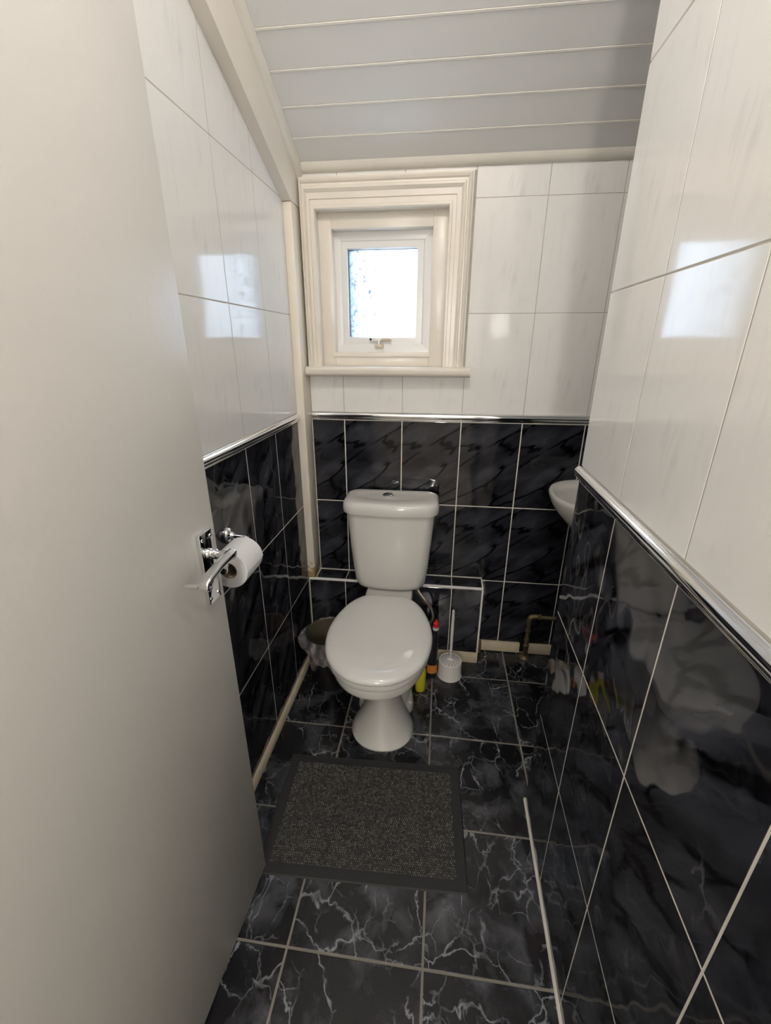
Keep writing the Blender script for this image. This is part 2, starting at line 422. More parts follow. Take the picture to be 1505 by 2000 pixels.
# ------------------------------------------------------------------ back wall
HX0, HX1, HZ0, HZ1 = .0875, .5925, 1.3655, 1.9155        # masonry opening
wall_back = boxes('wall_back', [(-.15, HX0, .0005, .17, -.05, 2.3), (HX1, NX + .1, .0005, .17, -.05, 2.3),
                                (HX0, HX1, .0005, .17, -.05, HZ0), (HX0, HX1, .0005, .17, HZ1, 2.3)], 'wall_grout')
setp(wall_back, kind='structure', label='back wall with small window, white tiles above a chrome strip, black below', category='wall')
fb = (Vector((0, 0, 0)), Vector((1, 0, 0)), Vector((0, 0, 1)), Vector((0, -1, 0)))
ub = [.034] + [X0 + W * i for i in range(0, 6)] + [NX]
tile_grid(wall_back, fb, ub, [.0, 1.146 - 2 * H, 1.146 - H, 1.146], 'dark_tile', .0042, holes=[(-1, .8215, -1, .412)])
tile_grid(wall_back, fb, ub, [1.180, 1.562, 1.936, 2.10], 'white_tile', .0025, holes=[(.034, .672, 1.340, 2.018)], clips=[(0, 1, 2.045)])

# ------------------------------------------------------------------ left wall
wl = bpy.data.meshes.new('wall_left')
wall_left = box('wall_left', (-.12, -.0004, Y_FRONT - .12, .17, -.05, 3.1), 'wall_grout')
setp(wall_left, kind='structure', label='left wall with white tiles above and black tiles below', category='wall')
wall_left.location = (.002, 0, 0); wall_left.rotation_euler = (0, 0, -aL)
fl = (Vector((0, 0, 0)), Vector((0, 1, 0)), Vector((0, 0, 1)), Vector((1, 0, 0)))
yl = [Y_FRONT] + [-.353 - W * k for k in range(6, -1, -1)] + [-.1005]
yl = [y for y in yl]
yl[0] = min(yl[0], yl[1] - .02) if yl[1] <= Y_FRONT else Y_FRONT
tile_grid(wall_left, fl, yl, [0.0, .402, .776, 1.150], 'dark_tile_side', .0036)
def beam_low(y): return 1.921 - .447 * (y + .1)
tile_grid(wall_left, fl, yl, [1.184, 1.555, 1.929, 2.303, 2.677, 2.95], 'white_tile', .0025, clips=[(.447, 1, 1.921 - .447 * .1 + .001)])

# ------------------------------------------------------------------ right wall (ends at the alcove)
wall_right = box('wall_right', (.0004, NX + .1 - .93, -(1.21), .0, -.05, 3.1), 'wall_grout')
setp(wall_right, kind='structure', label='glossy right wall, white tiles over black tiles with chrome strip', category='wall')
wall_right.location = (RX(-.7805), -.7805 - .007, 0); wall_right.rotation_euler = (0, 0, -aR)
fr = (Vector((0, .007, 0)), Vector((0, -1, 0)), Vector((0, 0, 1)), Vector((-1, 0, 0)))
ur = [0.0] + [.2547 + W * k for k in range(0, 4)] + [1.12]
tile_grid(wall_right, fr, ur, [.0, .386, .760, 1.137], 'dark_tile_side', .0036)
tile_grid(wall_right, fr, ur, [1.173, 1.553, 1.927, 2.301, 2.675, 3.0], 'white_tile', .0028)
# alcove face of that wall and alcove side wall
fa = (Vector((.0, .007, 0)), Vector((-1, 0, 0)), Vector((0, 0, 1)), Vector((0, 1, 0)))
ua = [-.60, -.5, -.25, -.0]
tile_grid(wall_right, fa, ua, [.0, .386, .760, 1.137], 'dark_tile_side', .0036)
tile_grid(wall_right, fa, ua, [1.173, 1.553, 1.927, 2.45], 'white_tile', .0028)
wall_alcove = box('wall_alcove', (NX + .0015 + .007, NX + .1, -.80, .0, -.05, 2.6), 'grout_white')
setp(wall_alcove, kind='structure', label='end wall of the washbasin alcove, hidden round the corner', category='wall')
fn = (Vector((NX, 0, 0)), Vector((0, -1, 0)), Vector((0, 0, 1)), Vector((-1, 0, 0)))
tile_grid(wall_alcove, fn, [0, .25, .5, .775], [0, .398, .772, 1.146], 'dark_tile', .0042)
tile_grid(wall_alcove, fn, [0, .25, .5, .775], [1.18, 1.562, 1.936, 2.5], 'white_tile', .0025, clips=[(-.48, 1, 2.035)])

# ------------------------------------------------------------------ floor
floor = box('floor', (-.15, NX + .1, Y_FRONT - .12, .17, -.08, -.0012), 'grout_floor')
setp(floor, kind='structure', label='black floor tiles with white lightning veins and brown-grey grout', category='floor')
ff = (Vector((0, 0, 0)), Vector((1, 0, 0)), Vector((0, 1, 0)), Vector((0, 0, 1)))
FX, FY, FT = .607, -.214, .348
fus = [-.03] + [FX + FT * k for k in (-1, 0, 1, 2)] + [NX]
fvs = [Y_FRONT - .1] + [FY - FT * k for k in (4, 3, 2, 1, 0)] + [.0]
tile_grid(floor, ff, fus, fvs, 'floor_tile', .0065, th=.008)

# ------------------------------------------------------------------ ceiling of planks
slope = math.atan(.48)
cv = [(-.12, .15, CZ(.15) + .012), (NX + .1, .15, CZ(.15) + .012), (NX + .1, Y_FRONT - .1, CZ(Y_FRONT - .1) + .012), (-.12, Y_FRONT - .1, CZ(Y_FRONT - .1) + .012)]
cv += [(a, b, c + .08) for a, b, c in cv]
ceiling = obj_from('ceiling', cv, [[0, 1, 2, 3], [7, 6, 5, 4], [0, 4, 5, 1], [1, 5, 6, 2], [2, 6, 7, 3], [3, 7, 4, 0]], 'plank_lip')
setp(ceiling, kind='structure', label='sloping ceiling of grey-white plastic planks with pale joints', category='ceiling')
cs = 1 / math.cos(slope); PW = .0927 * cs
# one plank in its own frame: local x across the room, local y up the slope (towards the door), z out of the ceiling
pm = None
j0 = -.1075 * -1 * cs
bounds = [0.0] + [j0 + PW * k for k in range(0, 21)]
Uc, Vc, Nc = Vector((1, 0, 0)), Vector((0, -math.cos(slope), math.sin(slope))), Vector((0, -math.sin(slope), -math.cos(slope)))
def plank_mesh(wd):
    x1 = NX + .02
    prof = [(.0025, -.009), (.0025, -.0035), (.006, 0), (wd - .003, 0), (wd, -.0035), (wd, -.009)]
    n = len(prof); V = [(0.0, a, b) for a, b in prof] + [(x1, a, b) for a, b in prof]
    Fs = [list(range(n)), list(range(n, 2 * n))[::-1]] + [[i, (i + 1) % n, n + (i + 1) % n, n + i] for i in range(n)]
    me = bpy.data.meshes.new('plank'); me.from_pydata(V, [], Fs)
    bm = bmesh.new(); bm.from_mesh(me); bmesh.ops.recalc_face_normals(bm, faces=bm.faces); bm.to_mesh(me); bm.free()
    me.materials.append(M['plank']); return me
full = plank_mesh(PW)
for k in range(len(bounds) - 1):
    wd = bounds[k + 1] - bounds[k]
    o = bpy.data.objects.new('plank', full if k else plank_mesh(wd)); link(o, ceiling)
    c = Vector((0.0, 0, 2.04)) + Vc * bounds[k]
    o.matrix_basis = Matrix(((Uc.x, Vc.x, Nc.x, c.x), (Uc.y, Vc.y, Nc.y, c.y), (Uc.z, Vc.z, Nc.z, c.z), (0, 0, 0, 1)))
    # pale tongue along the joint
    tg = box('tongue', (0, NX + .02, wd - .0012, wd + .0042, -.006, .0016), 'plank_lip', o)

# ------------------------------------------------------------------ cove trims, stringer board, corner post
t = prism('trim_1', [(.001, 2.028), (-.010, 2.029), (-.019, 2.034), (-.026, 2.043), (-.030, 2.0538), (.001, 2.0395)], .036, NX, 'x', 'cove', smooth=40)
setp(t, kind='structure', label='cream quarter-round trim where ceiling meets the back wall', category='trim')
poly = [(.035, -.028), (.042, -.026), (.050, -.019), (.055, -.008), (.056, -.001), (.035, -.001)]
V = [(x, -.004, CZ(-.004) + d * cs) for x, d in poly] + [(x, Y_FRONT, CZ(Y_FRONT) + d * cs) for x, d in poly]
n = len(poly)
t = obj_from('trim_2', V, [list(range(n)), list(range(n, 2 * n))[::-1]] + [[i, (i + 1) % n, n + (i + 1) % n, n + i] for i in range(n)], 'cove', smooth=40)
setp(t, kind='structure', label='cream quarter-round trim sloping along the left ceiling edge', category='trim')
pb = [(0, 1.921), (-.103, 1.921), (Y_FRONT, beam_low(Y_FRONT)), (Y_FRONT, CZ(Y_FRONT) - .001), (0, CZ(0) - .001)]
t = prism('trim_3', pb, -.02, .035, 'x', 'cream')
setp(t, kind='structure', label='sloping cream stair stringer board high on the left wall', category='trim')
t = box('trim_4', (-.001, .034, -.1, .0, .4125, 1.9205), 'post', bevel=.003)
setp(t, kind='structure', label='cream boxed pipe post in the left back corner, stained at foot', category='trim')

# ------------------------------------------------------------------ chrome dado strips
rp = [(0, 0), (.003, 0), (.004, .003), (.004, .006), (.009, .008), (.0125, .013), (.0135, .019), (.012, .025), (.008, .030), (.003, .0325), (0, .0325)]
t = prism('trim_5', [(-d, 1.148 + h) for d, h in rp], .035, NX, 'x', 'chrome', smooth=50)
setp(t, kind='structure', label='chrome dado strip across the back wall behind the toilet', category='trim')
t = prism('trim_6', [(d, 1.1515 + h) for d, h in rp], Y_FRONT, -.101, 'y', 'chrome', smooth=50)
t.location = (.002, 0, 0); t.rotation_euler = (0, 0, -aL)
setp(t, kind='structure', label='chrome dado strip on the left wall above the toilet roll', category='trim')
t = prism('trim_7', [(-d, 1.139 + h) for d, h in rp], -1.09, .006, 'y', 'chrome', smooth=50)
t.location = (RX(-.7805), -.7805, 0); t.rotation_euler = (0, 0, -aR)
setp(t, kind='structure', label='chrome dado strip running along the near right wall', category='trim')

# ------------------------------------------------------------------ low boxing behind the toilet
BX = .8215
boxing = box('pipe_boxing', (.003, BX - .006, -.0945, -.001, 0, .4055), 'grout_white')
setp(boxing, kind='structure', label='low black tiled pipe boxing behind the toilet with white edge trim', category='boxing')
fbx = (Vector((0, -.098, 0)), Vector((1, 0, 0)), Vector((0, 0, 1)), Vector((0, -1, 0)))
ubx = [.004, X0, X0 + W, X0 + 2 * W, BX - .004]
tile_grid(boxing, fbx, ubx, [.0, .401], 'dark_tile', .0042, th=.004)
ftp = (Vector((0, 0, .4095)), Vector((1, 0, 0)), Vector((0, 1, 0)), Vector((0, 0, 1)))
tile_grid(boxing, ftp, [.036, X0, X0 + W, X0 + 2 * W, BX - .004], [-.092, -.004], 'dark_tile', .0042, th=.004)
fsd = (Vector((BX - .001, 0, 0)), Vector((0, 1, 0)), Vector((0, 0, 1)), Vector((1, 0, 0)))
tile_grid(boxing, fsd, [-.092, -.001], [.0, .401], 'dark_tile', .003, th=.004)
box('edge_trim', (.003, BX, -.1005, -.091, .4005, .4125), 'pvc', boxing, .003)
box('edge_trim', (BX - .007, BX + .0015, -.1005, -.093, .0, .4005), 'pvc', boxing, .002)
box('edge_trim', (BX - .006, BX + .001, -.091, -.001, .4035, .4115), 'pvc', boxing, .002)
box('edge_trim', (.036, BX - .006, -.004, -.001, .4095, .413), 'grout_white', boxing)

# ------------------------------------------------------------------ skirtings
bl = prism('baseboard_left', [(.0, 0), (.016, 0), (.016, .011), (.011, .022), (.005, .027), (.0, .027)], Y_FRONT, -.099, 'y', 'cream_old', smooth=40)
bl.location = (.002, 0, 0); bl.rotation_euler = (0, 0, -aL)
setp(bl, kind='structure', label='narrow cream skirting strip along the left wall floor edge', category='skirting')
bb = empty('baseboard_back', (0, 0, 0), kind='structure', label='cream skirting pieces along the boxing and alcove back wall', category='skirting')
box('board', (.575, BX - .001, -.112, -.1005, .0, .056), 'cream_old', bb, .002)
box('board', (BX + .012, 1.035, -.016, -.0005, .006, .060), 'cream_old', bb, .002)
box('board', (1.078, NX, -.016, -.0005, .006, .060), 'cream_old', bb, .002)
t = prism('trim_8', [(.0, .0), (-.006, 0), (-.004, .006), (0, .009)], -1.09, .0, 'y', 'grout_white', smooth=40)
t.location = (RX(-.7805), -.7805, 0); t.rotation_euler = (0, 0, -aR)
setp(t, kind='structure', label='white sealant bead along the foot of the right wall', category='trim')

# ------------------------------------------------------------------ window
win = empty('window_1', (0, 0, 0), kind='structure', label='small white window with cream moulded surround and frosted pane', category='window')
# moulded architrave: t across the width (0 outer, 1 inner), d = how far it stands proud
prof = [(0, .012), (.05, .012), (.08, .030), (.14, .033), (.20, .030), (.24, .024), (.30, .024), (.33, .029), (.40, .030), (.46, .025), (.50, .021),
        (.68, .021), (.70, .017), (.86, .017), (.88, .022), (.96, .022), (1.0, .018)]
def arch(side):
    def at(tt):
        return .037 + .057 * tt, .669 - .082 * tt, 2.016 - .104 * tt
    L = []
    for tt, d in prof:
        xl, xr, zt = at(tt)
        if side == 'l': L.append(((xl, -d, 1.366), (xl, -d, zt)))
        elif side == 'r': L.append(((xr, -d, 1.366), (xr, -d, zt)))
        else: L.append(((xl, -d, zt), (xr, -d, zt)))
    for tt in (1.0, 0.0):
        xl, xr, zt = at(tt); y = .028 if tt else .0005
        if side == 'l': L.append(((xl, y, 1.366), (xl, y, zt)))
        elif side == 'r': L.append(((xr, y, 1.366), (xr, y, zt)))
        else: L.append(((xl, y, zt), (xr, y, zt)))
    n = len(L); V = [a for a, b in L] + [b for a, b in L]
    return obj_from('architrave', V, [list(range(n)), list(range(n, 2 * n))[::-1]] + [[i, (i + 1) % n, n + (i + 1) % n, n + i] for i in range(n)], 'cream', win, 25)
for s in 'ltr': arch(s)
# lining boards set back behind the architrave
IX0, IX1, IZ0, IZ1 = .143, .531, 1.420, 1.860
box('lining_board', (.088, IX0, .028, .10, 1.366, 1.915), 'cream', win, .0015)
box('lining_board', (IX1, .592, .028, .10, 1.366, 1.915), 'cream', win, .0015)
box('lining_board', (IX0, IX1, .0285, .10, IZ1, 1.915), 'cream', win, .0015)
box('lining_board', (IX0, IX1, .0285, .10, 1.366, IZ0 - .018), 'cream', win, .0015)
box('glazing_bead', (IX0 - .008, IX1 + .004, .022, .10, IZ0 - .018, IZ0), 'cream', win, .002)
def mitred(name, x0, x1, z0, z1, wd, yf, yb, mat, parent, lip=.003):
    for s in range(4):
        o = [(x0, z0), (x1, z0), (x1, z1), (x0, z1)]; i = [(x0 + wd, z0 + wd), (x1 - wd, z0 + wd), (x1 - wd, z1 - wd), (x0 + wd, z1 - wd)]
        a, b = s, (s + 1) % 4; m = [tuple((Vector(o[k]) * .15 + Vector(i[k]) * .85)) for k in range(4)]
        pts = [(o[a], yf), (m[a], yf), (i[a], yf + lip), (i[a], yb), (o[a], yb)]; pts2 = [(o[b], yf), (m[b], yf), (i[b], yf + lip), (i[b], yb), (o[b], yb)]
        sh = .0003 * (1 if s % 2 else 0)
        V = [(p[0], y + sh, p[1]) for p, y in pts] + [(p[0], y + sh, p[1]) for p, y in pts2]
        obj_from(name, V, [[0, 1, 2, 3, 4], [9, 8, 7, 6, 5]] + [[k, (k + 1) % 5, 5 + (k + 1) % 5, 5 + k] for k in range(5)], mat, parent, 30)
mitred('frame_bar', IX0 - .009, IX1 + .003, IZ0 - .003, IZ1 + .004, .036, .076, .13, 'pvc', win)
mitred('sash_bar', .167, .497, 1.453, 1.828, .027, .081, .125, 'pvc', win, .006)
pn = box('pane', (-.141, .141, -.003, .003, -.165, .165), 'pane', win); pn.location = (.332, .105, 1.6405)
setp(pn, label='frosted white pane, dirty on its left half')
mitred('gasket', .1885, .4755, 1.4745, 1.8065, .0055, .089, .103, 'black', win, .001)
hd = box('handle', (.284, .330, .064, .080, 1.462, 1.476), 'pvc', win, .003)
box('lever', (.330, .372, .062, .078, 1.464, 1.475), 'cream_old', hd, .003)
lathe('screw', [(.005, 0), (.005, -.004), (.003, -.006)], 'black', hd, 12, (.286, .064, 1.470), 'y')
ks = box('keep', (.304, .340, .060, .077, 1.438, 1.450), 'cream_old', win, .003)
box('catch', (.318, .326, .060, .070, 1.446, 1.466), 'pvc', ks, .002)
sill_prof = [(.03, 1.366), (-.052, 1.366), (-.060, 1.362), (-.065, 1.355), (-.065, 1.342), (-.060, 1.334), (-.052, 1.330), (-.0005, 1.330), (-.0005, 1.345), (.03, 1.345)]
sl = prism('sill', sill_prof, .0365, .697, 'x', 'cream', win, 35)

# ------------------------------------------------------------------ front wall, doorway and hall behind the camera
wf = boxes('wall_front', [(-.15, .075, Y_FRONT - .12, Y_FRONT, -.05, 3.05), (.905, 1.0, Y_FRONT - .12, Y_FRONT, -.05, 3.05), (.075, .905, Y_FRONT - .12, Y_FRONT, 2.06, 3.05)], 'hall_wall')
setp(wf, kind='structure', label='plain front wall around the doorway, behind the viewer', category='wall')
df = empty('trim_9', (0, 0, 0), kind='structure', label='white wooden door frame behind the viewer', category='trim')
box('jamb', (.0755, .100, Y_FRONT - .119, Y_FRONT - .001, 0, 2.035), 'door', df); box('jamb', (.88, .9045, Y_FRONT - .119, Y_FRONT - .001, 0, 2.035), 'door', df)
box('head', (.0755, .9045, Y_FRONT - .119, Y_FRONT - .001, 2.035, 2.0595), 'door', df)
for nm, b in (('wall_hall_left', (-1.0, -.9, -3.6, Y_FRONT - .12, -.05, 2.7)), ('wall_hall_right', (2.0, 2.1, -3.6, Y_FRONT - .12, -.05, 2.7)), ('wall_hall_back', (-1.0, 2.1, -3.7, -3.6, -.05, 2.7)),
              ('wall_hall_front', (1.0, 2.1, Y_FRONT - .12, Y_FRONT - .02, -.05, 2.7)), ('wall_hall_stub', (-1.0, -.15, Y_FRONT - .12, Y_FRONT - .02, -.05, 2.7))):
    setp(box(nm, b, 'hall_wall'), kind='structure', label='plain cream hall wall behind the viewer', category='wall')
setp(box('floor_hall', (-1.0, 2.1, -3.7, Y_FRONT - .12, -.08, -.002), 'hall_floor'), kind='structure', label='brown hall floor behind the viewer', category='floor')
setp(box('ceiling_hall', (-1.0, 2.1, -3.7, Y_FRONT - .12, 2.7, 2.75), 'hall_wall'), kind='structure', label='plain hall ceiling behind the viewer', category='ceiling')

# ------------------------------------------------------------------ pendant above the camera, added fill light in the hall (out of frame)
def pendant(loc, top, r, mat, label):
    p = empty('pendant_lamp', loc, label=label, category='lamp')
    L = top - loc[2]
    lathe('ceiling_rose', [(.045, L), (.045, L - .012), (.02, L - .03), (.006, L - .034)], 'white_plastic', p, 20)
    tube('cord', [(0, 0, L - .03), (0, 0, r + .05)], .003, 'white_plastic', p, 8)
    lathe('lamp_holder', [(.012, r + .055), (.02, r + .05), (.022, r - .01), (.0, r - .012)], 'white_plastic', p, 16)
    pr = [(r * math.sin(a), r * math.cos(a)) for a in [math.pi * k / 14 for k in range(1, 14)]]
    lathe('globe', pr, mat, p, 24)
pendant((.60, -1.50, 2.64), CZ(-1.50), .08, 'bulb', 'bright round pendant bulb hanging above the viewer')
fl0 = empty('hall_fill_lamp', (.60, -3.25, 0), label='added globe fill light on a pole in the unseen hall', category='lamp')  # added fill: brightens the lower door and toilet through the doorway
lathe('base', [(.13, -.002), (.13, .012), (.05, .022), (.012, .03)], 'white_plastic', fl0, 28)
tube('pole', [(0, 0, .025), (0, 0, 1.56)], .010, 'white_plastic', fl0, 12)
lathe('globe', [(.10 * math.sin(math.pi * k / 14), 1.65 - .10 * math.cos(math.pi * k / 14)) for k in range(1, 14)], 'fill_globe', fl0, 24)

# ------------------------------------------------------------------ door
d_rz = math.atan2(-.04596, .99894)
door = empty('door_1', (.1355, -1.0876, .010), d_rz, kind='structure', label='open white flush door with chrome lever handle on the left', category='door')
box('door_leaf', (-.038, 0, -.765, 0, 0, 2.01), 'door', door, .0015)
pt_ = box('handle_plate', (0.0003, .009, -.067, -.024, .942, 1.096), 'chrome', door, .0016)
for sy in (-.060, -.031):
    for sz in (.954, 1.084):
        lathe('screw', [(.0036, .009), (.0036, .0102), (.002, .0110), (0, .0112)], 'chrome', pt_, 12, (0, sy, sz), 'x')
# lever: neck out of the plate, then a flat scrolled arm back towards the hinge
nk = lathe('handle_neck', [(.011, .009), (.011, .013), (.0085, .016), (.0085, .020), (.0105, .022), (.0105, .026), (.008, .029), (.008, .056), (.009, .060), (.007, .064), (0, .066)], 'chrome', door, 20, (0, -.045, 1.050), 'x')
lp = [(.055, -.034, 1.051, .0085, .0080), (.055, -.045, 1.051, .0105, .0085), (.055, -.065, 1.051, .0100, .0075), (.055, -.09, 1.049, .0100, .0065), (.055, -.115, 1.046, .0110, .0055), (.055, -.132, 1.045, .0115, .0050), (.055, -.142, 1.041, .0110, .0045),
      (.055, -.144, 1.033, .0105, .0040), (.055, -.138, 1.027, .0095, .0040), (.055, -.130, 1.028, .0085, .0035)]
R = []
for k, (x, y, z, hx, hz) in enumerate(lp):
    a = Vector(lp[min(k + 1, len(lp) - 1)][:3]) - Vector(lp[max(k - 1, 0)][:3]); a.normalize(); nrm = Vector((1, 0, 0)).cross(a)
    R.append([tuple(Vector((x, y, z)) + Vector((1, 0, 0)) * (hx * math.copysign(abs(math.cos(q)) ** .6, math.cos(q))) + nrm * (hz * math.copysign(abs(math.sin(q)) ** .6, math.sin(q)))) for q in [2 * math.pi * i / 16 for i in range(16)]])
loft('handle_lever', R, 'chrome', door, smooth=50)
lathe('scroll_tip', [(.0045, .044), (.0045, .030), (.0028, .018), (0, .016)], 'chrome', door, 12, (0, -.141, 1.033), 'x')

# ------------------------------------------------------------------ toilet
toilet = empty('toilet', (.3965, -.006, 0), math.radians(0.7), label='white close-coupled toilet with lid closed', category='toilet')
def sring(z, hw, yf, yb, n=2.3, N=56, nb=None):
    yc = (yf + yb) / 2; hl = (yb - yf) / 2; out = []
    for i in range(N):
        q = 2 * math.pi * i / N; c, s = math.cos(q), math.sin(q); e = 2 / (nb if (nb and s > 0) else n)
        out.append((hw * math.copysign(abs(c) ** e, c), yc + hl * math.copysign(abs(s) ** e, s), z))
    return out
half = [(0, -.288), (.072, -.288), (.104, -.302), (.145, -.350), (.177, -.425), (.1935, -.508), (.192, -.582), (.176, -.652), (.145, -.711), (.098, -.756), (.050, -.778), (0, -.784)]
hp = catmull([(a, b, 0) for a, b in half], 5)
SEAT = [(p.x, p.y) for p in hp] + [(-p.x, p.y) for p in hp[-2:0:-1]]
SC = (0, -.52)
def sr(inset, z, tilt=0.0, base=SEAT):
    out = []
    for (x, y) in base:
        dx, dy = x - SC[0], y - SC[1]; d = math.hypot(dx, dy); k = (d - inset) / d
        yy = SC[1] + dy * k; out.append((SC[0] + dx * k, yy, z + tilt * (yy + .784)))
    return out
pan_r = [sring(0, .123, -.655, -.415, 2.1), sring(.010, .125, -.659, -.412, 2.1), sring(.03, .113, -.646, -.415, 2.05), sring(.065, .090, -.622, -.415, 2.0), sring(.11, .067, -.598, -.40, 2.0), sring(.155, .053, -.584, -.38, 2.0),
         sring(.195, .051, -.584, -.36, 2.0), sring(.220, .062, -.602, -.32, 2.0), sring(.245, .084, -.632, -.27, 2.05), sring(.27, .110, -.668, -.225, 2.1), sring(.300, .138, -.706, -.20, 2.15), sring(.332, .162, -.738, -.205, 2.15), sring(.350, .172, -.752, -.215, 2.2), sring(.356, .179, -.759, -.215, 2.2), sring(.362, .181, -.761, -.22, 2.2), sring(.392, .182, -.762, -.22, 2.2), sring(.400, .175, -.755, -.225, 2.2)]
plinth = [sring(0, .108, -.53, -.125, 3.4, nb=6), sring(.012, .108, -.528, -.125, 3.4, nb=6), sring(.03, .104, -.508, -.125, 3.2, nb=6), sring(.06, .100, -.492, -.125, 3.0, nb=6), sring(.11, .092, -.470, -.125, 2.8, nb=6), sring(.20, .082, -.45, -.125, 2.6, nb=6), sring(.33, .10, -.42, -.125, 2.6, nb=6)]
deck = [sring(.20, .085, -.30, -.11, 5), sring(.30, .098, -.33, -.108, 5), sring(.40, .105, -.345, -.105, 5), sring(.412, .104, -.335, -.105, 5), sring(.418, .100, -.325, -.107, 5)]
foot = lambda rs: [[(x + .012 * min(1, max(0, (.33 - z) / .2)), y, z) for x, y, z in r] for r in rs]   # the foot stands a touch to the right of the bowl
pan_r = foot(pan_r); plinth = foot(plinth)
pan = join_data('pan', [loft_data(pan_r), loft_data(plinth), loft_data(deck)], 'porcelain', toilet, 50)
for sx in (-1, 1):   # fixing lugs at the foot with a screw cap
    lug = loft('fixing_lug', [sring2 for sring2 in [[(x * .8 + .012 + sx * .086, y * .62 - .400, z) for x, y, z in sring(zz, hw, -.105, .105, 2.2, 28)] for zz, hw in ((0, .040), (.014, .039), (.030, .032), (.042, .014))]], 'porcelain', pan, smooth=50)
    lathe('screw_cap', [(.009, 0), (.009, .006), (.006, .010), (0, .011)], 'white_plastic', pan, 16, (.012 + sx * .104, -.430, .034))
seat_rings = [sr(.016, .402), sr(.010, .4035), sr(.007, .408), sr(.007, .420, .008), sr(.010, .4275, .014), sr(.016, .429, .016)]
seat = loft('seat_ring', seat_rings, 'seat', toilet, smooth=50)
lid = loft('seat_lid', [sr(.012, .4305, .02), sr(.003, .432, .02), sr(0, .436, .022), sr(0, .442, .024), sr(.003, .448, .026), sr(.009, .4525, .028), sr(.020, .456, .029), sr(.045, .4585, .03), sr(.09, .460, .03), sr(.14, .461, .03)], 'seat', toilet, smooth=50)
for sx in (-1, 1):
    lathe('hinge', [(.011, .415), (.011, .440), (.008, .447), (0, .448)], 'seat', toilet, 16, (sx * .065, -.277, 0))
def cring(z, hw, yb, yf, bow, rad, N=10, bk=.4):
    """rounded rectangle with a bowed front"""
    pts = []
    def arc(cx, cy, a0, a1):
        for k in range(N + 1):
            a = a0 + (a1 - a0) * k / N; pts.append((cx + rad * math.cos(a), cy + rad * math.sin(a)))
    arc(hw - rad, yb - rad * bk, 0, math.pi / 2); arc(-hw + rad, yb - rad * bk, math.pi / 2, math.pi)
    arc(-hw + rad, yf + rad, math.pi, 1.5 * math.pi)
    for k in range(1, 16): pts.append((-hw + rad + (2 * hw - 2 * rad) * k / 16, yf))
    arc(hw - rad, yf + rad, 1.5 * math.pi, 2 * math.pi)
    out = []
    for (x, y) in pts:
        if y < (yb + yf) / 2: y -= bow * max(0, 1 - (x / hw) ** 2) * ((yb + yf) / 2 - y) / ((yb - yf) / 2)
        elif y > yb: y = yb
        out.append((x, y, z))
    return out
cis = [cring(.4195, .120, -.02, -.150, .014, .03), cring(.423, .136, -.016, -.160, .018, .035), cring(.434, .150, -.010, -.170, .020, .04), cring(.455, .158, -.008, -.174, .021, .04), cring(.52, .166, -.008, -.178, .022, .04), cring(.64, .177, -.008, -.180, .022, .04), cring(.786, .1875, -.008, -.183, .022, .04)]
cist = loft('cistern', cis, 'porcelain', toilet, smooth=45)
_r0 = cring(.84, .183, -.017, -.174, .02, .05, bk=1)
UC = []
for _x, _y, _z in _r0:
    _a = math.atan2((_y + .093) / .08, _x / .183); UC.append((math.cos(_a), math.sin(_a)))
cl = [cring(.7875, .198, -.006, -.190, .022, .045, bk=.8), cring(.789, .202, -.004, -.194, .022, .048, bk=.8), cring(.797, .204, -.004, -.196, .023, .05, bk=.8), cring(.818, .2035, -.004, -.196, .023, .05, bk=.8), cring(.829, .2015, -.005, -.193, .023, .05, bk=.8), cring(.836, .197, -.008, -.188, .022, .05, bk=.9), cring(.8395, .191, -.012, -.182, .021, .05, bk=1), cring(.8408, .183, -.017, -.174, .020, .05, bk=1),
      [(x * .165, -.093 + y * .066, .8408) for x, y in UC], [(x * .155, -.093 + y * .060, .8390) for x, y in UC], [(x * .10, -.093 + y * .04, .8385) for x, y in UC]]
cl_o = loft('cistern_lid', cl, 'porcelain', toilet, smooth=45)
fb_ = lathe('flush_button', [(.026, .838), (.026, .8425), (.022, .8450), (0, .8455)], 'chrome', cl_o, 28, (-.015, -.085, 0))
fb_.scale = (1, 1, 1)
lathe('half_flush_button', [(.012, .8445), (.012, .8475), (.009, .849), (0, .8492)], 'chrome_dark', cl_o, 20, (-.022, -.086, 0))
hose = tube('inlet_hose', catmull([(.120, -.11, .424), (.125, -.125, .400), (.160, -.150, .365), (.190, -.150, .320), (.200, -.145, .270), (.185, -.128, .225), (.168, -.112, .190)], 6), .007, 'hose', toilet, 10)
lathe('hose_nut', [(.012, .396), (.012, .420)], 'white_plastic', hose, 6, (.120, -.112, 0))
lathe('isolation_valve', [(.009, -.096), (.009, -.110), (.012, -.112), (.012, -.124), (.006, -.126)], 'brass', hose, 12, (.168, 0, .190), 'y')

